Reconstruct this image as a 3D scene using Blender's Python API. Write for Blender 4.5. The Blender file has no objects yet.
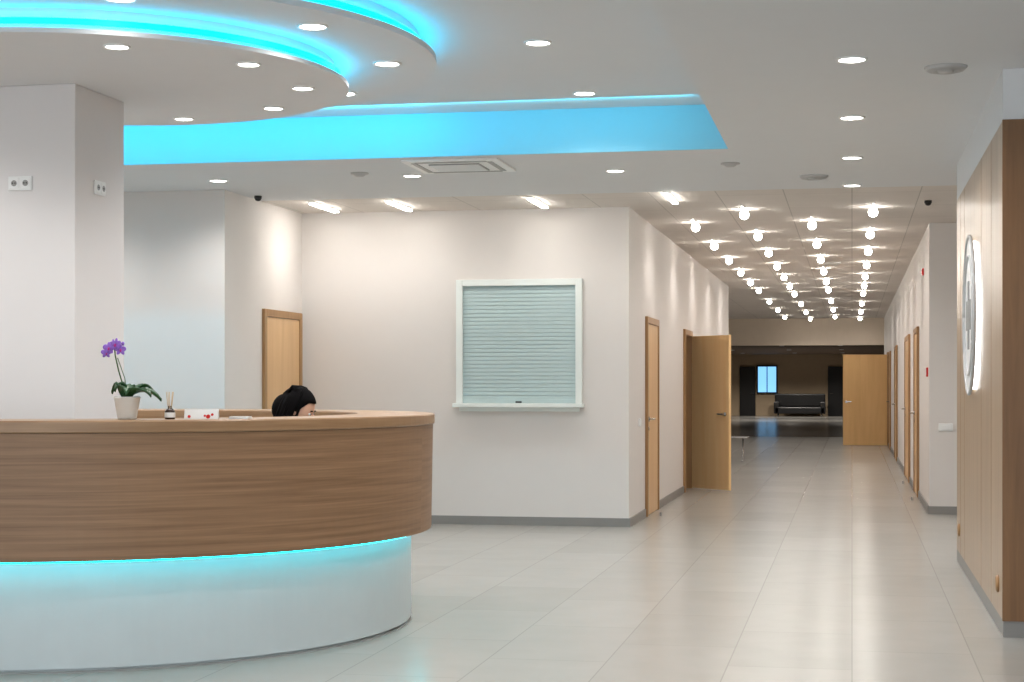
import bpy, bmesh, math, random
from mathutils import Vector, Matrix
random.seed(4)
S = bpy.context.scene
def lin(c):
    c=c/255.0
    return c/12.92 if c<=0.04045 else ((c+0.055)/1.055)**2.4
def rgb(r,g,b): return (lin(r),lin(g),lin(b),1.0)

# ---------------------------------------------------------------- materials
def base_mat(name):
    m=bpy.data.materials.new(name); m.use_nodes=True
    nt=m.node_tree; b=nt.nodes['Principled BSDF']
    return m,nt,b
def plain(name,c,rough=0.6,metal=0.0,var=0.02,scale=6.0,bump=0.0,spec=0.5):
    m,nt,b=base_mat(name)
    b.inputs['Specular IOR Level'].default_value=spec
    tc=nt.nodes.new('ShaderNodeTexCoord'); n=nt.nodes.new('ShaderNodeTexNoise')
    n.inputs['Scale'].default_value=scale; n.inputs['Detail'].default_value=4
    nt.links.new(tc.outputs['Object'],n.inputs['Vector'])
    r=nt.nodes.new('ShaderNodeValToRGB')
    r.color_ramp.elements[0].position=0.3; r.color_ramp.elements[1].position=0.7
    r.color_ramp.elements[0].color=(c[0]*(1-var),c[1]*(1-var),c[2]*(1-var),1)
    r.color_ramp.elements[1].color=(min(1,c[0]*(1+var)),min(1,c[1]*(1+var)),min(1,c[2]*(1+var)),1)
    nt.links.new(n.outputs['Fac'],r.inputs['Fac']); nt.links.new(r.outputs['Color'],b.inputs['Base Color'])
    b.inputs['Roughness'].default_value=rough; b.inputs['Metallic'].default_value=metal
    if bump>0:
        n2=nt.nodes.new('ShaderNodeTexNoise'); n2.inputs['Scale'].default_value=180
        nt.links.new(tc.outputs['Object'],n2.inputs['Vector'])
        bp=nt.nodes.new('ShaderNodeBump'); bp.inputs['Strength'].default_value=bump; bp.inputs['Distance'].default_value=0.002
        nt.links.new(n2.outputs['Fac'],bp.inputs['Height']); nt.links.new(bp.outputs['Normal'],b.inputs['Normal'])
    return m
def wood(name,c1,c2,scale,uv=False,rough=0.45):
    m,nt,b=base_mat(name)
    tc=nt.nodes.new('ShaderNodeTexCoord'); mp=nt.nodes.new('ShaderNodeMapping')
    mp.inputs['Scale'].default_value=scale
    nt.links.new(tc.outputs['UV' if uv else 'Object'],mp.inputs['Vector'])
    n=nt.nodes.new('ShaderNodeTexNoise'); n.inputs['Scale'].default_value=1.0; n.inputs['Detail'].default_value=7
    n.inputs['Roughness'].default_value=0.62; n.inputs['Distortion'].default_value=0.35
    nt.links.new(mp.outputs['Vector'],n.inputs['Vector'])
    r=nt.nodes.new('ShaderNodeValToRGB')
    r.color_ramp.elements[0].position=0.30; r.color_ramp.elements[1].position=0.68
    r.color_ramp.elements[0].color=c1; r.color_ramp.elements[1].color=c2
    nt.links.new(n.outputs['Fac'],r.inputs['Fac']); nt.links.new(r.outputs['Color'],b.inputs['Base Color'])
    b.inputs['Roughness'].default_value=rough
    return m
def emis(name,c,s):
    m,nt,b=base_mat(name)
    b.inputs['Base Color'].default_value=c
    b.inputs['Emission Color'].default_value=c; b.inputs['Emission Strength'].default_value=s
    return m
def grid(name,c1,c2,cm,w,h,mortar,offset,rough,rot=0,var=True):
    m,nt,b=base_mat(name)
    tc=nt.nodes.new('ShaderNodeTexCoord'); mp=nt.nodes.new('ShaderNodeMapping'); mp.inputs['Rotation'].default_value=(0,0,rot)
    nt.links.new(tc.outputs['Object'],mp.inputs['Vector'])
    br=nt.nodes.new('ShaderNodeTexBrick'); br.offset=offset; br.squash=1
    br.inputs['Scale'].default_value=1; br.inputs['Brick Width'].default_value=w; br.inputs['Row Height'].default_value=h
    br.inputs['Mortar Size'].default_value=mortar; br.inputs['Mortar Smooth'].default_value=0.2
    br.inputs['Color1'].default_value=c1; br.inputs['Color2'].default_value=c2; br.inputs['Mortar'].default_value=cm
    nt.links.new(mp.outputs['Vector'],br.inputs['Vector'])
    n=nt.nodes.new('ShaderNodeTexNoise'); n.inputs['Scale'].default_value=3.5; n.inputs['Detail'].default_value=8
    nt.links.new(tc.outputs['Object'],n.inputs['Vector'])
    mr=nt.nodes.new('ShaderNodeMapRange'); mr.inputs['To Min'].default_value=0.93; mr.inputs['To Max'].default_value=1.05
    nt.links.new(n.outputs['Fac'],mr.inputs['Value'])
    mx=nt.nodes.new('ShaderNodeVectorMath'); mx.operation='SCALE'
    nt.links.new(br.outputs['Color'],mx.inputs[0]); nt.links.new(mr.outputs['Result'],mx.inputs['Scale'])
    nt.links.new(mx.outputs['Vector'],b.inputs['Base Color'])
    b.inputs['Roughness'].default_value=rough
    return m

M_wall=plain('wall_paint',rgb(221,216,212),0.7,var=0.006)
M_wallc=plain('pillar_paint',rgb(221,218,217),0.7,var=0.006)
M_ceil=plain('ceiling_paint',rgb(221,223,225),0.8,var=0.006)
M_coveglow=plain('cove_led_glow_tint',rgb(150,208,226),0.7,var=0.006)  # cyan LED glow painted into the cove face as a turquoise tint
M_ceilt=grid('ceiling_tiles',rgb(220,213,206),rgb(216,209,202),rgb(180,174,167),0.6,1.2,0.005,0,0.8)
M_floor=grid('floor_tiles',rgb(168,166,160),rgb(162,160,154),rgb(148,146,141),1.2,0.6,0.0035,0.5,0.23,rot=math.pi/2)
M_base=plain('skirting_tile',rgb(136,134,131),0.45)
M_counter=wood('oak_veneer_curved',rgb(120,90,64),rgb(156,122,92),(0.9,40,1),uv=True)
M_ctop=wood('oak_top',rgb(138,106,76),rgb(168,134,100),(1.2,24,1),uv=True,rough=0.35)
M_cwhite=plain('white_laminate',rgb(204,210,212),0.35)
M_dark=plain('black_plinth',rgb(40,42,45),0.5)
M_panel=wood('wall_panel_wood',rgb(156,132,106),rgb(178,154,128),(14,14,0.8),rough=0.3)
M_panel2=wood('wall_panel_oak_front',rgb(104,70,38),rgb(134,96,58),(14,14,0.8),rough=0.45)
M_door=wood('door_veneer',rgb(210,170,122),rgb(224,186,138),(10,10,0.7),rough=0.4)
M_frame=wood('door_frame_wood',rgb(150,112,70),rgb(170,130,86),(12,12,0.8),rough=0.4)
M_orange=wood('door_veneer_warm',rgb(222,176,114),rgb(234,190,128),(8,8,0.7),rough=0.4)
M_doorbright=wood('door_veneer_brightened',rgb(238,196,140),rgb(244,208,156),(10,10,0.7),rough=0.4)  # door veneer lightened to offset the shade on the open leaf
M_white=plain('white_plastic',rgb(235,236,235),0.35)
M_grey=plain('grey_plastic',rgb(150,150,148),0.4)
M_dif=plain('diffuser_grey',rgb(185,185,185),0.4)
M_metal=plain('brushed_metal',rgb(190,190,190),0.25,1.0)
M_black=plain('black_plastic',rgb(20,20,22),0.4)
M_shut=plain('shutter_slat',rgb(186,205,206),0.4)
M_shutg=plain('shutter_gap',rgb(160,180,183),0.5)
M_shutf=plain('shutter_frame_paint',rgb(230,236,233),0.4)
M_red=plain('red_plastic',rgb(200,25,20),0.35)
M_header=plain('beige_bulkhead_paint',rgb(210,196,178),0.8)
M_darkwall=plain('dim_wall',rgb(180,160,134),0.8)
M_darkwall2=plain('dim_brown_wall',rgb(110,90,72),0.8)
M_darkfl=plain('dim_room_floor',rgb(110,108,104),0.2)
M_cyan=emis('cyan_led',(0.0,0.55,0.85,1),6)
M_cyanc=emis('cyan_led_counter',(0.0,0.60,0.72,1),10)
M_lamp=emis('lamp_diffuser',(1,0.97,0.92,1),14)
M_bar=emis('linear_lamp_diffuser',(1,0.95,0.88,1),30)
M_halo=emis('sign_halo_led',(0.95,0.98,1,1),4)
M_sky=emis('far_window_daylight',(0.22,0.55,0.95,1),1.0)

# ---------------------------------------------------------------- mesh builder
class MB:
    def __init__(s,name):
        s.name=name; s.bm=bmesh.new(); s.uv=s.bm.loops.layers.uv.new('UVMap'); s.mats=[]
    def mi(s,m):
        if m not in s.mats: s.mats.append(m)
        return s.mats.index(m)
    def _mark(s,faces,m,smooth=False):
        i=s.mi(m)
        for f in faces: f.material_index=i; f.smooth=smooth
    def box(s,x0,x1,y0,y1,z0,z1,m,bev=0.0,T=None):
        r=bmesh.ops.create_cube(s.bm,size=1.0); vs=r['verts']
        bmesh.ops.scale(s.bm,vec=(x1-x0,y1-y0,z1-z0),verts=vs)
        bmesh.ops.translate(s.bm,vec=((x0+x1)/2,(y0+y1)/2,(z0+z1)/2),verts=vs)
        faces=set(f for v in vs for f in v.link_faces)
        s._mark(faces,m)
        if bev>0:
            es=list(set(e for v in vs for e in v.link_edges))
            q=bmesh.ops.bevel(s.bm,geom=es,offset=bev,segments=2,affect='EDGES',profile=0.5,clamp_overlap=True)
            s._mark(q['faces'],m)
            vs=list(set(v for f in q['faces'] for v in f.verts)|set(v for v in vs if v.is_valid))
        if T is not None: bmesh.ops.transform(s.bm,matrix=T,verts=vs)
        return vs
    def cyl(s,c,r,h,m,axis='Z',seg=32,r2=None,smooth=True):
        T={'Z':Matrix.Identity(4),'X':Matrix.Rotation(math.pi/2,4,'Y'),'Y':Matrix.Rotation(-math.pi/2,4,'X')}[axis]
        q=bmesh.ops.create_cone(s.bm,cap_ends=True,segments=seg,radius1=r,radius2=(r if r2 is None else r2),depth=h,matrix=Matrix.Translation(c)@T)
        fs=set(f for v in q['verts'] for f in v.link_faces)
        s._mark(fs,m)
        for f in fs:
            if len(f.verts)==4: f.smooth=smooth
        return q['verts']
    def lathe(s,prof,m,c=(0,0,0),seg=96,closed=False,smooth=False):
        rings=[]
        for (r,z) in prof:
            if r<1e-6: rings.append([s.bm.verts.new((c[0],c[1],c[2]+z))])
            else: rings.append([s.bm.verts.new((c[0]+r*math.cos(2*math.pi*k/seg),c[1]+r*math.sin(2*math.pi*k/seg),c[2]+z)) for k in range(seg)])
        i=s.mi(m); n=len(prof); L=0.0
        for a in range(n if closed else n-1):
            b=(a+1)%n; A=rings[a];B=rings[b]
            d=math.hypot(prof[b][0]-prof[a][0],prof[b][1]-prof[a][1]); R=max(prof[a][0],prof[b][0])
            for k in range(seg):
                k2=(k+1)%seg
                if len(A)==1 and len(B)==1: continue
                if len(A)==1: vs=[A[0],B[k2],B[k]]; uvs=[(k,0),(k+1,1),(k,1)]
                elif len(B)==1: vs=[A[k],A[k2],B[0]]; uvs=[(k,0),(k+1,0),(k,1)]
                else: vs=[A[k],A[k2],B[k2],B[k]]; uvs=[(k,0),(k+1,0),(k+1,1),(k,1)]
                f=s.bm.faces.new(vs); f.material_index=i; f.smooth=smooth
                for lp,(uu,vv) in zip(f.loops,uvs):
                    lp[s.uv].uv=(uu*2*math.pi/seg*R, L+vv*d)
            L+=d
    def tube(s,pts,r,m,seg=10,rad=None):
        pts=[Vector(p) for p in pts]; rings=[]
        for k,p in enumerate(pts):
            t=(pts[min(k+1,len(pts)-1)]-pts[max(k-1,0)]).normalized()
            up=Vector((0,0,1)) if abs(t.z)<0.9 else Vector((1,0,0))
            a=t.cross(up).normalized(); b=t.cross(a)
            rr=r if rad is None else rad[k]
            rings.append([s.bm.verts.new(p+a*rr*math.cos(2*math.pi*j/seg)+b*rr*math.sin(2*math.pi*j/seg)) for j in range(seg)])
        fs=[]
        for A,B in zip(rings,rings[1:]):
            for j in range(seg): fs.append(s.bm.faces.new([A[j],A[(j+1)%seg],B[(j+1)%seg],B[j]]))
        fs.append(s.bm.faces.new(rings[0][::-1])); fs.append(s.bm.faces.new(rings[-1]))
        s._mark(fs,m,True)
    def ball(s,c,rad,m,T=None,seg=20):
        q=bmesh.ops.create_uvsphere(s.bm,u_segments=seg,v_segments=seg//2+2,radius=1.0)
        mat=Matrix.Translation(c)@(T if T is not None else Matrix.Identity(4))@Matrix.Diagonal((*rad,1))
        bmesh.ops.transform(s.bm,matrix=mat,verts=q['verts'])
        s._mark(set(f for v in q['verts'] for f in v.link_faces),m,True)
        return q['verts']
    def done(s,parent=None,loc=(0,0,0),rotz=0):
        bmesh.ops.recalc_face_normals(s.bm,faces=s.bm.faces)
        me=bpy.data.meshes.new(s.name); s.bm.to_mesh(me); s.bm.free()
        for m in s.mats: me.materials.append(m)
        o=bpy.data.objects.new(s.name,me); S.collection.objects.link(o)
        o.location=loc; o.rotation_euler=(0,0,rotz)
        if parent: o.parent=parent
        return o
def empty(name,loc=(0,0,0),rotz=0):
    e=bpy.data.objects.new(name,None); S.collection.objects.link(e); e.location=loc; e.rotation_euler=(0,0,rotz); return e

H=3.11; HU=3.44
XL=-2.125; XR=0.81
# ---------------------------------------------------------------- shell
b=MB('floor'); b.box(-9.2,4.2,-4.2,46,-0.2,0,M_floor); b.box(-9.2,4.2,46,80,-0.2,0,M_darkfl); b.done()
b=MB('ceiling')
b.box(-0.89,4.0,-4.0,15.2,H,3.6,M_ceil)
b.box(-9.0,-0.89,12.53,15.2,H,3.6,M_ceil)
b.box(-9.0,-0.89,-4.0,5.5,H,3.6,M_ceil)
b.box(-9.0,-0.89,5.5,12.53,HU,3.6,M_ceil)
b.box(-9.0,4.0,15.2,45.0,H,3.6,M_ceilt)
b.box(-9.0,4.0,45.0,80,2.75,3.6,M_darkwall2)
b.box(-9.0,-0.89,12.518,12.53,H+0.001,HU,M_coveglow)  # thin sheet over the far face, carries the painted cyan glow
b.done()
# left recess block + back wall + corridor
def wall(name,*boxes):
    b=MB(name)
    for bx in boxes: b.box(*bx)
    return b.done()
wall('wall_left',(-9.2,-9.0,-4.2,14.27,0,H+0.4,M_wall))
wall('wall_recess',(-9.0,-5.45,14.27,14.47,0,H,M_wall),(-5.65,-5.45,14.47,16.42,0,H,M_wall))
wall('wall_back',(-5.65,XL-0.2,16.42,16.62,0,H,M_wall),(XL-0.2,XL,16.42,16.62,0,H,M_wall))
wall('wall_corridor_left',(XL-0.2,XL,16.62,21.9,0,H,M_wall),(XL-0.2,XL,21.9,22.8,2.1,H,M_wall),(XL-0.2,XL,22.8,30,0,H,M_wall),
     (XL-2.6,XL-0.2,24.5,24.7,0,H,M_wall),(XL-2.8,XL-2.6,18,24.7,0,H,M_wall))
wall('wall_lobby_left',(-7.0,-6.8,30,44.8,0,H,M_wall),(-7.0,XL-0.2,29.8,30,0,H,M_wall))
wall('wall_right',(4.0,4.2,-4.2,9.65,0,H+0.4,M_wall))
b=MB('wall_right_panelled')
b.box(XR,4.0,9.65,13.8,0.09,2.83,M_panel)
b.box(XR-0.004,4.0,9.63,9.65,0.09,2.83,M_panel2)
b.box(XR,4.0,9.65,13.8,2.83,H,M_ceil)
for y in (10.45,11.25,12.9,13.35):
    b.box(XR-0.001,XR+0.002,y-0.004,y+0.004,0.09,2.83,M_frame)
b.done()
wall('wall_niche',(3.2,3.4,13.8,18.7,0,H,M_wall))
wall('wall_corridor_right',(XR,3.4,18.7,18.9,0,H,M_wall),(XR,XR+0.2,18.9,44.8,0,H,M_wall))
wall('wall_header_end',(-6.8,XR+0.2,44.8,45.0,2.41,H,M_header))
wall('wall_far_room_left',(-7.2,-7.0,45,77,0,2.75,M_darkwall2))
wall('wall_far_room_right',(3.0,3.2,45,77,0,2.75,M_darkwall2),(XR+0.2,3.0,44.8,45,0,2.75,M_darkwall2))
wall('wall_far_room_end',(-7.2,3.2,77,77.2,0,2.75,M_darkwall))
# unseen window wall behind the camera, added to let world light in
b=MB('unseen_window_wall')
b.box(-9.0,4.0,-4.2,-4.0,0,0.3,M_wall); b.box(-9.0,4.0,-4.2,-4.0,2.95,H+0.3,M_wall)
for k in range(9):
    x=-9.0+k*13/8; b.box(x-0.05,x+0.05,-4.15,-4.03,0.3,2.95,M_grey)
b.done()
b=MB('baseboard_back'); b.box(-5.45,XL,16.405,16.42,0,0.085,M_base); b.done()
b=MB('baseboard_recess'); b.box(-9,-5.45,14.255,14.27,0,0.085,M_base); b.box(-5.45,-5.435,14.255,15.2,0,0.085,M_base); b.done()
b=MB('baseboard_left')
for y0,y1 in ((16.405,17.7),(18.8,21.82),(22.88,30.0)): b.box(XL,XL+0.015,y0,y1,0,0.085,M_base)
b.done()
b=MB('baseboard_right')
b.box(XR-0.0,4.0,9.64,13.8,0,0.09,M_base)
b.box(XR-0.01,3.2,18.685,18.7,0,0.085,M_base)
for y0,y1 in ((18.7,21.4),(22.7,24.6),(26.7,31.4),(33,36.7),(37.9,39),(40.1,44.8)): b.box(XR-0.015,XR,y0,y1,0,0.085,M_base)
b.done()

# ---------------------------------------------------------------- pillar
b=MB('wall_pillar'); b.box(-5.2,-4.446,9.23,9.91,0,3.14,M_wallc,bev=0.006); b.done()
def socket(loc,axis):
    b=MB('wall_socket')
    b.box(-0.075,0.075,-0.010,0,-0.042,0.042,M_white,bev=0.003)
    for s in (-0.036,0.036):
        b.box(s-0.031,s+0.031,-0.014,-0.009,-0.033,0.033,M_white,bev=0.003)
        b.cyl((s,-0.0135,0),0.018,0.004,M_grey,axis='Y',seg=20)
        b.cyl((s-0.008,-0.016,0),0.004,0.003,M_black,axis='Y',seg=10)
        b.cyl((s+0.008,-0.016,0),0.004,0.003,M_black,axis='Y',seg=10)
    b.done(loc=loc,rotz=axis)
socket((-4.79,9.23,2.565),0)
socket((-4.446,9.55,2.565),math.pi/2)

# ---------------------------------------------------------------- reception counter
CX,CY=-4.41,9.32
P=empty('reception_counter',(CX,CY,0))
b=MB('base'); b.lathe([(1.885,0.0),(1.885,0.02),(1.9,0.02),(1.9,0.56),(1.62,0.56),(1.62,0.0)],M_cwhite,closed=True,seg=160,smooth=False)
o=b.done(P)
b=MB('plinth_line'); b.lathe([(1.903,0.0),(1.903,0.010),(1.9,0.010),(1.9,0.0)],M_grey,closed=True,seg=160); b.done(P)
b=MB('wood_front'); b.lathe([(2.02,0.545),(2.03,1.150),(1.62,1.150),(1.62,0.56),(1.9,0.56),(1.9,0.545)],M_counter,closed=True,seg=160); b.done(P)
b=MB('counter_top'); b.lathe([(2.035,1.152),(2.04,1.158),(2.04,1.205),(2.035,1.212),(1.585,1.212),(1.58,1.205),(1.58,1.152)],M_ctop,closed=True,seg=160); b.done(P)
b=MB('worktop'); b.lathe([(1.62,0.72),(1.62,0.75),(1.30,0.75),(1.30,0.72)],M_cwhite,closed=True,seg=120); b.done(P)
b=MB('led_strip'); b.lathe([(1.985,0.536),(1.985,0.545),(1.965,0.545),(1.965,0.536)],M_cyanc,closed=True,seg=160); b.done(P)

# ---------------------------------------------------------------- ceiling discs
P=empty('ceiling_disc_feature',(CX,CY,0))
b=MB('large_disc'); b.lathe([(0,3.28),(2.05,3.28),(2.05,3.315),(1.95,3.32),(1.95,3.44),(0,3.44)],M_ceil,seg=160); b.done(P)
b=MB('small_disc'); b.lathe([(0,3.14),(1.53,3.14),(1.53,3.165),(1.45,3.17),(1.45,3.28),(0,3.28)],M_ceil,seg=160); b.done(P)
def beads(name,R,z):
    b=MB(name)
    b.lathe([(R,z),(R+0.012,z),(R+0.012,z+0.03),(R,z+0.03)],M_cyan,closed=True,seg=160)
    b.done(P)
beads('large_led_strip',1.97,3.345)
beads('small_led_strip',1.47,3.195)
# slot LED washing the far cove face
def area(name,loc,rot,sx,sy,power,col,parent=None):
    l=bpy.data.lights.new(name,'AREA'); l.shape='RECTANGLE'; l.size=sx; l.size_y=sy; l.energy=power; l.color=col
    o=bpy.data.objects.new(name,l); S.collection.objects.link(o); o.location=loc; o.rotation_euler=rot
    if parent: o.parent=parent
    return o
area('cove_led_strip',(-6.0,12.05,3.40),(math.radians(76),0,0),5.8,0.04,22,(0.0,0.50,0.78))
area('cove_led_strip',(-2.2,12.05,3.40),(math.radians(76),0,0),2.2,0.04,4.0,(0.0,0.50,0.72))

# ---------------------------------------------------------------- recessed downlights
def downlight(x,y,z,r=0.085,power=62,col=(1,0.97,0.95)):
    P=empty('recessed_downlight',(x,y,z))
    b=MB('trim_ring'); b.lathe([(r,0),(r,-0.006),(r*0.95,-0.011),(r*0.82,-0.008),(r*0.80,0)],M_white,seg=32,smooth=True)
    b.lathe([(0,-0.004),(r*0.81,-0.004)],M_lamp,seg=32); b.done(P)
    l=bpy.data.lights.new('lamp','SPOT'); l.energy=power; l.color=col; l.spot_size=math.radians(150); l.spot_blend=0.8; l.shadow_soft_size=0.07
    o=bpy.data.objects.new('lamp',l); S.collection.objects.link(o); o.location=(0,0,-0.03); o.parent=P
for y in (3.2,5.2,7.2,9.2,11.2,13.17,15.0): downlight(0.0,y,H)
for x in (-6.94,-5.25,-3.56,-1.87): downlight(x,13.6,H,power=42)
for y in (6.4,8.23,10.05,11.86): downlight(-1.85,y,HU)
for x in (-7.6,): 
    for y in (6.4,8.23,10.05,11.86): downlight(x,y,HU)
for x in (-7.5,-5,-2.5):
    for y in (0.5,3.5): downlight(x,y,H)
for k in range(10):
    a=math.radians(-71+11.3+36*k)
    downlight(CX+1.76*math.cos(a),CY+1.76*math.sin(a),3.28,r=0.085,power=22)
    downlight(CX+1.26*math.cos(a+0.03),CY+1.26*math.sin(a+0.03),3.14,r=0.07,power=14)
for y in (14.8,16.8): downlight(2.0,y,H,power=40)

# ---------------------------------------------------------------- corridor surface lights
P=empty('corridor_surface_lights')
b=MB('fittings')
pos=[]
y=15.6
while y<43.5:
    pos+= [(-1.63,y),(-0.41,y)]; pos+=[(-1.04,y+1.25),(0.2,y+1.25)]; y+=(2.5 if y<30 else 4.0)
for x in (-5.0,-4.25,-2.9): pos.append((x,15.75))
for yy in (32,35,38,41):
    for x in (-3.2,-5): pos.append((x,yy))
pos=[p for p in pos if not (abs(p[0]+0.41)<.01 and p[1]<16)]
for (x,y) in pos:
    if y<16:
        L=0.8
        b.box(x-0.028,x+0.028,y-L/2,y+L/2,H-0.014,H-0.001,M_white)
        b.box(x-0.024,x+0.024,y-L/2+0.01,y+L/2-0.01,H-0.026,H-0.014,M_bar)
    else:
        b.box(x-0.010,x+0.010,y-0.45,y+0.25,H-0.012,H-0.001,M_white)
        b.cyl((x,y,H-0.008),0.03,0.014,M_white,seg=16)
        b.ball((x,y,H-0.055),(0.045,0.045,0.045),M_bar,seg=16)
    l=bpy.data.lights.new('surface_lamp','SPOT'); l.energy=(10 if x<-2 and y<16 else 17); l.color=(1,0.94,0.89); l.spot_size=math.radians(165); l.spot_blend=0.9; l.shadow_soft_size=0.12
    o=bpy.data.objects.new('surface_lamp',l); S.collection.objects.link(o); o.location=(x,y,H-0.125); o.parent=P
b.done(P)

# ---------------------------------------------------------------- ceiling devices
def diffuser(x,y,r,m):
    b=MB('ceiling_diffuser')
    b.lathe([(0,-0.03),(r*0.35,-0.03),(r*0.45,-0.012),(r*0.5,-0.01),(r*0.62,-0.028),(r*0.72,-0.01),(r*0.85,-0.022),(r,-0.004),(r,0),(0,0)],m,seg=40,smooth=True)
    b.done(loc=(x,y,H))
diffuser(0.50,9.53,0.115,M_dif); diffuser(-0.31,14.29,0.12,M_dif); diffuser(-0.3,24.5,0.15,M_white)
def smoke(x,y):
    b=MB('smoke_detector'); b.lathe([(0,-0.03),(0.03,-0.03),(0.045,-0.02),(0.05,-0.012),(0.075,-0.01),(0.075,0),(0,0)],M_dif,seg=28,smooth=True); b.done(loc=(x,y,H))
smoke(-0.93,13.33); smoke(-3.94,13.36)
def dome(x,y,z):
    b=MB('dome_camera'); b.cyl((0,0,-0.012),0.035,0.024,M_black,seg=28)
    b.lathe([(0.03,-0.024),(0.028,-0.035),(0.018,-0.045),(0,-0.05)],M_black,seg=24,smooth=True); b.done(loc=(x,y,z))
dome(0.70,16.4,H); dome(-5.33,14.8,H)
b=MB('ceiling_air_conditioner')
b.box(-0.38,0.38,-0.38,0.38,-0.02,0,M_white,bev=0.008)
b.box(-0.20,0.20,-0.20,0.20,-0.028,-0.02,M_grey)
for k in range(7): b.box(-0.19,0.19,-0.185+k*0.055,-0.160+k*0.055,-0.034,-0.028,M_white)
for s in (-1,1):
    b.box(-0.28,0.28,s*0.30-0.02,s*0.30+0.02,-0.024,-0.02,M_grey); b.box(s*0.30-0.02,s*0.30+0.02,-0.28,0.28,-0.024,-0.02,M_grey)
b.done(loc=(-3.02,13.0,H))

# ---------------------------------------------------------------- doors (closed) : local x = along wall, -y = into room
def door(idx,loc,rotz,w,h=2.1,leafmat=M_door):
    b=MB('door_%d'%idx)
    f=0.07
    b.box(-w/2,-w/2+f,-0.03,0,0,h,M_frame,bev=0.004); b.box(w/2-f,w/2,-0.03,0,0,h,M_frame,bev=0.004)
    b.box(-w/2+f,w/2-f,-0.03,0,h-f,h,M_frame,bev=0.004)
    b.box(-w/2+f+0.004,w/2-f-0.004,-0.018,0,0.008,h-f-0.004,leafmat)
    x=-w/2+f+0.09
    b.cyl((x,-0.024,1.02),0.026,0.012,M_metal,axis='Y',seg=20)
    b.tube([(x,-0.02,1.02),(x,-0.065,1.02),(x+0.015,-0.072,1.02),(x+0.12,-0.072,1.02)],0.009,M_metal)
    b.cyl((x,-0.022,0.92),0.02,0.008,M_metal,axis='Y',seg=16)
    b.done(loc=loc,rotz=rotz)
LW=math.pi/2   # wall facing +X
RW=-math.pi/2  # wall facing -X
door(1,(-5.45,15.80,0),LW,1.12)
door(2,(XL,18.28,0),LW,1.1)
door(4,(XR,22.05,0),RW,1.2); door(5,(XR,25.6,0),RW,1.9); door(6,(XR,32.2,0),RW,1.5); door(7,(XR,37.3,0),RW,1.1)
# open door on the corridor's left
def open_leaf(b,hx,hy,ang,w,m,h=2.03):
    T=Matrix.Translation((hx,hy,0))@Matrix.Rotation(ang,4,'Z')
    b.box(0,w,-0.02,0.02,0.01,h,m,bev=0.003,T=T)
    for s in (-1,1):
        vs=b.cyl((w-0.07,s*0.028,1.0),0.025,0.012,M_metal,axis='Y',seg=18); bmesh.ops.transform(b.bm,matrix=T,verts=vs)
        vs=b.box(w-0.19,w-0.06,s*0.06-0.008,s*0.06+0.008,0.99,1.01,M_metal,T=T)
        vs=b.box(w-0.078,w-0.062,min(s*0.02,s*0.06),max(s*0.02,s*0.06),0.99,1.01,M_metal,T=T)
b=MB('door_3')
for (y0,y1) in ((21.83,21.93),(22.77,22.87)): b.box(XL-0.22,XL+0.03,y0,y1,0,2.1,M_frame,bev=0.004)
b.box(XL-0.22,XL+0.03,21.93,22.77,2.03,2.1,M_frame,bev=0.004)
open_leaf(b,XL+0.04,22.76,math.radians(-47),0.78,M_doorbright)
b.done()
b=MB('door_8')
b.box(XR-0.03,XR,38.95,39.03,0,2.12,M_frame); b.box(XR-0.03,XR,40.0,40.08,0,2.12,M_frame); b.box(XR-0.03,XR,39.03,40.0,2.04,2.12,M_frame)
open_leaf(b,XR-0.03,39.5,math.radians(180),0.98,M_orange,h=2.07)
b.done()
def stopper(x,y):
    b=MB('door_stop'); b.lathe([(0,0.04),(0.010,0.04),(0.013,0.03),(0.013,0.004),(0.018,0),(0,0)],M_grey,seg=18,smooth=True); b.done(loc=(x,y,0))
stopper(-1.98,17.9); stopper(0.70,20.9); stopper(0.70,24.4)
# ---------------------------------------------------------------- reception shutter window
P=empty('roller_shutter_window',(-3.21,16.42,0))
b=MB('frame')
w=0.63
b.box(-w,-w+0.065,-0.05,0,1.20,2.42,M_shutf,bev=0.005); b.box(w-0.065,w,-0.05,0,1.20,2.42,M_shutf,bev=0.005)
b.box(-w+0.065,w-0.065,-0.05,0,2.355,2.42,M_shutf,bev=0.005)
b.box(-w-0.02,w+0.02,-0.13,0,1.16,1.20,M_shutf,bev=0.006)
b.box(-w+0.03,w-0.03,-0.04,0,1.12,1.16,M_shutf,bev=0.004); b.done(P)
b=MB('slats')
n=30
for k in range(n):
    z=1.20+k*(2.355-1.20)/n; h=(2.355-1.20)/n
    vs=b.box(-w+0.065,w-0.065,-0.018,-0.004,z,z+h*0.88,M_shut,bev=0.005)
b.box(-w+0.065,w-0.065,-0.012,0,1.20,2.355,M_shutg)
b.box(-w+0.065,w-0.065,-0.03,-0.004,1.20,1.24,M_shut,bev=0.004)
b.box(-0.03,0.03,-0.045,-0.03,1.205,1.22,M_black)
b.done(P)

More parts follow.
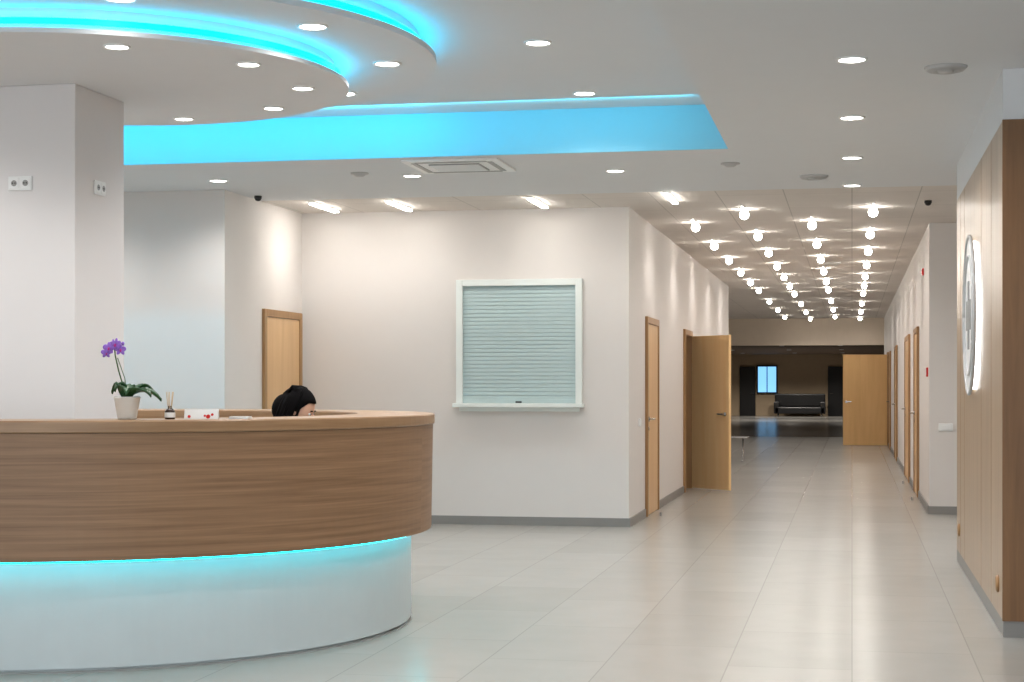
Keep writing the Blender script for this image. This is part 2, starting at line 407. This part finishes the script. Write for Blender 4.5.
# ---------------------------------------------------------------- right wall devices
P=empty('backlit_wall_sign',(XR,11.85,1.85))
b=MB('halo'); 
b.cyl((-0.012,0,0),0.50,0.02,M_halo,axis='X',seg=64); b.done(P)
b=MB('face'); b.cyl((-0.030,0,0),0.52,0.012,M_white,axis='X',seg=64)
for R in (0.53,0.40):
    pts=[(-0.036,R*math.cos(t*math.pi/36),R*math.sin(t*math.pi/36)) for t in range(73)]
    b.tube(pts,0.012,M_dif,seg=8)
for i,(hh) in enumerate((0.2,0.46,0.2)):
    b.box(-0.045,-0.034,-0.18+i*0.14,-0.10+i*0.14,-hh/2,hh/2,M_grey,bev=0.003)
b.done(P)
def puck(y,z):
    b=MB('round_wall_cap'); b.lathe([(0,0.016),(0.035,0.016),(0.048,0.01),(0.05,0),(0,0)],M_frame,seg=28,smooth=True)
    o=b.done(loc=(XR,y,z)); o.rotation_euler=(0,-math.pi/2,0)
puck(9.95,0.26); puck(13.45,0.27)
def plate(name,loc,rotz,w,h,m,m2):
    b=MB(name); b.box(-w/2,w/2,-0.02,0,-h/2,h/2,m,bev=0.004); b.box(-w*0.3,w*0.3,-0.026,-0.02,-h*0.3,h*0.3,m2,bev=0.002); b.done(loc=loc,rotz=rotz)
plate('fire_alarm_button',(XR,19.0,1.52),RW,0.1,0.1,M_red,M_white)
plate('alarm_sounder',(XR,20.1,2.68),RW,0.08,0.08,M_red,M_red)
plate('light_switch',(0.98,18.7,0.93),0,0.15,0.08,M_white,M_white)
plate('light_switch',(XL,17.2,1.0),LW,0.08,0.08,M_white,M_white)

# ---------------------------------------------------------------- far room contents
b=MB('window_2'); b.box(-4.16,-3.3,76.93,76.99,1.05,2.2,M_sky)
for x in (-4.16,-3.3): b.box(x-0.03,x+0.03,76.88,77,1.0,2.25,M_black)
b.box(-3.75,-3.71,76.88,77,1.0,2.25,M_black)
b.box(-4.16,-3.3,76.88,77,1.0,1.06,M_black); b.box(-4.16,-3.3,76.88,77,2.2,2.26,M_black); b.done()
b=MB('door_9'); b.box(-4.95,-4.25,76.9,77,0,2.2,M_black,bev=0.01); b.tube([(-4.35,76.9,1),(-4.35,76.83,1),(-4.47,76.83,1)],0.012,M_metal); b.done()
b=MB('door_10'); b.box(-1.05,-0.40,76.9,77,0,2.2,M_black,bev=0.01); b.tube([(-0.95,76.9,1),(-0.95,76.83,1),(-0.83,76.83,1)],0.012,M_metal); b.done()
b=MB('lobby_sofa')
b.box(-1.1,1.1,-0.4,0.4,0.12,0.42,M_black,bev=0.05); b.box(-1.1,1.1,0.2,0.42,0.42,1.0,M_black,bev=0.06)
for s in (-1,1): b.box(s*1.0-0.12,s*1.0+0.12,-0.4,0.4,0.12,0.65,M_black,bev=0.05)
for sx in (-0.95,0.95):
    for sy in (-0.3,0.3): b.cyl((sx,sy,0.06),0.03,0.12,M_metal,seg=12)
b.done(loc=(-2.25,75.8,0))
for x in (-4.6,-2.4,-0.4):
    for y in (50,60,67,73.5): downlight(x,y,2.75,r=0.09,power=(20 if y<65 else 300),col=(1,0.92,0.82))
# tubular bench by the lobby opening
b=MB('waiting_bench')
for x in (0,1.1):
    b.tube([(x,-0.25,0.02),(x,-0.2,0.03),(x,0.0,0.2),(x,0.0,0.42)],0.018,M_metal); b.tube([(x,0.28,0.02),(x,0.2,0.03),(x,0,0.2)],0.018,M_metal)
b.box(-0.1,1.2,-0.22,0.25,0.42,0.45,M_metal,bev=0.01)
b.done(loc=(-3.03,30.9,0))

# ---------------------------------------------------------------- counter-top objects
ZT=1.212
M_pot=plain('white_ceramic',rgb(228,226,220),0.25)
M_leaf=plain('orchid_leaf',rgb(34,76,36),0.35,var=0.25,scale=30)
M_stem=plain('orchid_stem',rgb(70,96,50),0.5)
M_pet=plain('orchid_petal',rgb(150,104,205),0.5,var=0.2,scale=60)
M_lip=plain('orchid_lip',rgb(190,40,140),0.5)
M_soil=plain('bark_soil',rgb(70,50,36),0.9,var=0.4,scale=80)
P=empty('potted_orchid',(-3.47,7.77,ZT))
b=MB('pot'); b.lathe([(0,0),(0.042,0),(0.047,0.01),(0.062,0.10),(0.066,0.106),(0.062,0.112),(0.056,0.106),(0.054,0.092),(0,0.092)],M_pot,seg=40,smooth=True)
b.lathe([(0,0.094),(0.054,0.094)],M_soil,seg=24); b.done(P)
def leaf(b,a,L,rise,droop,wd):
    N=9; rows=[]
    for i in range(N):
        t=i/(N-1); d=L*t; z=0.10+rise*math.sin(t*math.pi*0.75)-droop*t*t
        w=wd*math.sin(math.pi*(0.12+0.88*t)**0.8)*0.5+0.003
        c=Vector((math.cos(a)*d,math.sin(a)*d,z)); sd=Vector((-math.sin(a),math.cos(a),0))
        rows.append([b.bm.verts.new(c-sd*w+Vector((0,0,0.014))),b.bm.verts.new(c),b.bm.verts.new(c+sd*w+Vector((0,0,0.014)))])
    fs=[]
    for A,B in zip(rows,rows[1:]):
        for j in range(2): fs.append(b.bm.faces.new([A[j],A[j+1],B[j+1],B[j]]))
    b._mark(fs,M_leaf,True)
b=MB('leaves')
for a,L,r,d,w in ((0.1,0.17,0.05,0.05,0.09),(3.2,0.08,0.08,0.03,0.07),(0.6,0.13,0.07,0.02,0.08),(-0.3,0.15,0.05,0.03,0.10),(2.4,0.07,0.07,0.02,0.07),(-2.2,0.07,0.08,0.02,0.07),(-1.2,0.09,0.07,0.03,0.08)):
    leaf(b,a,L,r,d,w)
o=b.done(P); sm=o.modifiers.new('solid','SOLIDIFY'); sm.thickness=0.008
b=MB('stem')
st=[(0,0,0.09),(-0.02,0,0.16),(-0.045,0,0.24),(-0.062,0,0.31),(-0.065,0,0.345),(-0.055,0,0.365),(-0.03,-0.005,0.372)]
b.tube(st,0.0035,M_stem,seg=8)
b.tube([(0.005,0.0,0.09),(-0.012,0.0,0.2),(-0.05,0,0.30)],0.002,M_stem,seg=6)
b.done(P)
b=MB('blooms')
def bloom(c,yaw,s):
    T0=Matrix.Translation(c)@Matrix.Rotation(yaw,4,'Z')@Matrix.Rotation(math.radians(80),4,'X')
    for k in range(5):
        a=k*2*math.pi/5+math.pi/2
        rr=0.020 if k in (1,4) else 0.017
        T=T0@Matrix.Rotation(a,4,'Z')@Matrix.Translation((s*0.022,0,0))@Matrix.Diagonal((s*0.022,s*rr*(1.0 if k in (1,4) else 0.75),s*0.004,1))
        q=bmesh.ops.create_uvsphere(b.bm,u_segments=12,v_segments=6,radius=1.0,matrix=T)
        b._mark(set(f for v in q['verts'] for f in v.link_faces),M_pet,True)
    q=bmesh.ops.create_uvsphere(b.bm,u_segments=10,v_segments=6,radius=1.0,matrix=T0@Matrix.Translation((0,-0.006*s,0.008*s))@Matrix.Diagonal((s*0.008,s*0.012,s*0.009,1)))
    b._mark(set(f for v in q['verts'] for f in v.link_faces),M_lip,True)
bloom((-0.09,-0.012,0.348),0.2,0.72); bloom((-0.052,-0.015,0.365),-0.3,0.76); bloom((-0.11,0.0,0.325),0.6,0.6); bloom((-0.035,0.0,0.340),0.5,0.66); bloom((-0.075,0.012,0.365),2.8,0.65)
b.ball((-0.02,-0.005,0.37),(0.008,0.008,0.01),M_pet,seg=10)
b.done(P)
M_glass=plain('amber_oil_bottle',rgb(60,45,38),0.15)
M_reed=plain('reed_stick',rgb(196,160,110),0.7)
P=empty('reed_diffuser',(-3.265,7.81,ZT))
b=MB('bottle'); b.lathe([(0,0),(0.022,0),(0.025,0.003),(0.025,0.04),(0.018,0.05),(0.010,0.054),(0.010,0.066),(0,0.066)],M_glass,seg=28,smooth=True)
b.lathe([(0.0256,0.010),(0.0256,0.034)],M_white,seg=28,smooth=True); b.done(P)
b=MB('reeds')
for k in range(5):
    a=k*1.256; b.tube([(0.004*math.cos(a),0.004*math.sin(a),0.01),(0.018*math.cos(a),0.018*math.sin(a),0.135)],0.0016,M_reed,seg=6)
b.done(P)
# folded display card with printed blossoms, and a small stack of leaflets
b=MB('folded_card')
b.box(-0.085,0.085,-0.0012,0.0012,0,0.05,M_white,T=Matrix.Translation((0,-0.016,0))@Matrix.Rotation(math.radians(-18),4,'X'))
b.box(-0.085,0.085,-0.0012,0.0012,0,0.05,M_white,T=Matrix.Translation((0,0.016,0))@Matrix.Rotation(math.radians(18),4,'X'))
for x,z,r in ((-0.060,0.012,0.008),(0.035,0.012,0.011),(0.055,0.022,0.007),(0.018,0.016,0.006)):
    vs=b.cyl((x,-0.0018,z),r,0.0012,M_red,axis='Y',seg=10)
    bmesh.ops.transform(b.bm,matrix=Matrix.Translation((0,-0.016,0))@Matrix.Rotation(math.radians(-18),4,'X'),verts=vs)
b.done(loc=(-3.16,7.96,ZT),rotz=0.15)
b=MB('leaflet_stack')
for k in range(4): b.box(-0.05,0.05,-0.035,0.035,k*0.003,k*0.003+0.0026,M_white,T=Matrix.Rotation(k*0.06,4,'Z'))
b.done(loc=(-2.98,8.02,ZT))

# ---------------------------------------------------------------- receptionist (seated, bent over the desk)
M_skin=plain('skin',rgb(214,168,142),0.5)
M_hair=plain('black_hair',rgb(8,6,7),0.75,var=0.3,scale=90,spec=0.08)
M_cloth=plain('pale_tunic',rgb(205,215,222),0.8)
M_trous=plain('dark_trousers',rgb(40,44,58),0.8)
M_lips=plain('lips',rgb(176,92,88),0.5)
P=empty('receptionist',(-3.665,10.19,0),math.radians(0))
def skin_obj(name,verts,edges,radii,m,root=0,sub=2):
    me=bpy.data.meshes.new(name); me.from_pydata(verts,edges,[]); o=bpy.data.objects.new(name,me); S.collection.objects.link(o)
    sk=o.modifiers.new('skin','SKIN'); 
    for i,r in enumerate(radii):
        rr=r if isinstance(r,tuple) else (r,r)
        me.skin_vertices[0].data[i].radius=rr
        me.skin_vertices[0].data[i].use_root=(i==root)
    ss=o.modifiers.new('sub','SUBSURF'); ss.levels=sub; ss.render_levels=sub
    sk.use_smooth_shade=True
    me.materials.append(m); o.parent=P; return o
V=[(0,0,0.56),(0.0,0,0.70),(0.03,0,0.86),(0.08,0,1.00),(0.13,0,1.08),(0.17,0,1.13),
   (0.085,0.15,1.03),(0.13,0.20,0.86),(0.30,0.15,0.795),
   (0.085,-0.15,1.03),(0.13,-0.20,0.86),(0.30,-0.15,0.795)]
E=[(0,1),(1,2),(2,3),(3,4),(4,5),(3,6),(6,7),(7,8),(3,9),(9,10),(10,11)]
R=[(0.15,0.12),(0.125,0.10),(0.14,0.11),(0.13,0.10),0.055,0.045,0.058,0.045,0.034,0.058,0.045,0.034]
skin_obj('torso_and_arms',V,E,R,M_cloth)
V=[(0,0,0.57),(0.06,0.09,0.56),(0.36,0.10,0.54),(0.37,0.10,0.30),(0.33,0.10,0.10),
   (0.06,-0.09,0.56),(0.36,-0.10,0.54),(0.37,-0.10,0.30),(0.33,-0.10,0.10)]
E=[(0,1),(1,2),(2,3),(3,4),(0,5),(5,6),(6,7),(7,8)]
skin_obj('legs',V,E,[0.12,0.085,0.062,0.055,0.04,0.085,0.062,0.055,0.04],M_trous)
for s in (-1,1):
    skin_obj('shoe',[(0.29,s*0.10,0.045),(0.37,s*0.10,0.04),(0.46,s*0.10,0.032)],[(0,1),(1,2)],[0.042,0.04,0.03],M_black)
    w=Vector((0.30,s*0.15,0.795)); 
    skin_obj('forearm',[tuple(w),(0.34,s*0.137,0.785),(0.385,s*0.12,0.775)],[(0,1),(1,2)],[0.026,0.024,(0.034,0.015)],M_skin)
    for k,(ly,Ln) in enumerate(((-0.026,0.062),(-0.009,0.075),(0.009,0.070),(0.026,0.055))):
        x0=0.385;y0=s*0.12+ly
        skin_obj('finger_%d'%(k+1),[(x0,y0,0.777),(x0+Ln*0.5,y0,0.782),(x0+Ln*0.8,y0,0.772),(x0+Ln,y0,0.762)],[(0,1),(1,2),(2,3)],[0.0095,0.009,0.008,0.007],M_skin)
    skin_obj('thumb',[(0.355,s*0.12-s*0.02,0.777),(0.385,s*0.12-s*0.05,0.772),(0.415,s*0.12-s*0.06,0.764)],[(0,1),(1,2)],[0.011,0.010,0.008],M_skin)
# head: local +x = facing; tilted down
HT=Matrix.Translation((0.270,0,1.228))@Matrix.Rotation(math.radians(22),4,'Y')
b=MB('head')
vs=b.ball((0,0,0),(0.098,0.076,0.118),M_skin,seg=32)
for v in vs:
    x,y,z=v.co
    if z<0:
        t=-z/0.118; v.co.y*=1-0.35*t; 
        if x<0: v.co.x*=1-0.45*t
        else: v.co.x*=1-0.05*t
    if x>0.06: v.co.x=0.06+(x-0.06)*0.8
b.ball((0.094,0,-0.020),(0.017,0.013,0.024),M_skin,seg=14)
b.ball((0.100,0,-0.032),(0.013,0.015,0.010),M_skin,seg=12)
b.ball((0.082,0,-0.062),(0.012,0.024,0.005),M_lips,seg=12); b.ball((0.081,0,-0.070),(0.012,0.020,0.006),M_lips,seg=12)
for s in (-1,1):
    b.ball((0.078,s*0.031,0.0),(0.012,0.014,0.008),M_white,seg=14); b.ball((0.087,s*0.031,0.0),(0.005,0.006,0.006),M_black,seg=10)
    b.box(-0.016,0.016,-0.003,0.003,-0.003,0.003,M_hair,T=Matrix.Translation((0.087,s*0.032,0.022))@Matrix.Rotation(math.pi/2,4,'Z'))
    b.ball((0.0,s*0.077,-0.01),(0.016,0.009,0.030),M_skin,seg=12)
bmesh.ops.transform(b.bm,matrix=HT,verts=b.bm.verts)
b.tube([(0.13,0,1.07),(0.17,0,1.12),(0.22,0,1.18)],0.05,M_skin,seg=16)
b.done(P)
b=MB('hair')
vs=b.ball((-0.022,0,0.022),(0.118,0.092,0.116),M_hair,seg=40)
for v in vs:
    x,y,z=v.co
    lim=0.028+max(0,(z-0.01))*0.6
    if x>lim and z<0.07: v.co.x=lim-(x-lim)*0.3
    if z<-0.02 and x<0.05: v.co.z-=0.05*min(1,(-0.02-z)/0.06)
b.ball((-0.115,0,-0.030),(0.06,0.07,0.085),M_hair,seg=20)
for k in range(72):
    a=-1.72+k*3.44/71
    y=math.sin(a)*0.094; x=-0.02-math.cos(a)*0.112
    j=random.uniform(-0.007,0.007)
    b.tube([(-0.02+(x+0.02)*0.25,y*0.25,0.138),(-0.02+(x+0.02)*0.7,y*0.72,0.116+j*0.4),(x*0.94,y*1.0,0.06),(x*0.99+j,y*1.06,0.0),(x*1.02,y*1.08+j,-0.06),(x*1.02,y*1.0,-0.13+j)],0.008,M_hair,seg=6,rad=[0.004,0.007,0.010,0.010,0.009,0.003])
bmesh.ops.transform(b.bm,matrix=HT,verts=b.bm.verts)
b.done(P)
# office chair
b=MB('office_chair')
b.box(-0.24,0.22,-0.23,0.23,0.36,0.43,M_black,bev=0.03)
b.box(-0.30,-0.25,-0.2,0.2,0.5,0.92,M_black,bev=0.025); b.tube([(-0.1,0,0.36),(-0.25,0,0.36),(-0.3,0,0.45),(-0.29,0,0.6)],0.018,M_black)
b.cyl((0,0,0.23),0.03,0.28,M_metal,seg=16)
for k in range(5):
    a=k*2*math.pi/5; c,s_=math.cos(a),math.sin(a)
    b.tube([(0,0,0.10),(0.26*c,0.26*s_,0.075)],0.02,M_black); b.ball((0.26*c,0.26*s_,0.03),(0.03,0.03,0.03),M_black,seg=12)
b.done(loc=(-3.665,10.19,0),rotz=0.0)

# ---------------------------------------------------------------- world, camera
w=bpy.data.worlds.new('World'); S.world=w; w.use_nodes=True
bg=w.node_tree.nodes['Background']; bg.inputs['Color'].default_value=(0.87,0.94,1.0,1); bg.inputs['Strength'].default_value=2.9
cam=bpy.data.cameras.new('Camera'); co=bpy.data.objects.new('Camera',cam); S.collection.objects.link(co); S.camera=co
co.location=(0,0,1.38); co.rotation_euler=(math.pi/2,0,math.atan(340/1700))
cam.sensor_width=36; cam.lens=1700/1024*36; cam.shift_y=44/1024; cam.clip_end=300
S.view_settings.view_transform='Standard'
S.view_settings.look='None'
S.view_settings.exposure=0.38
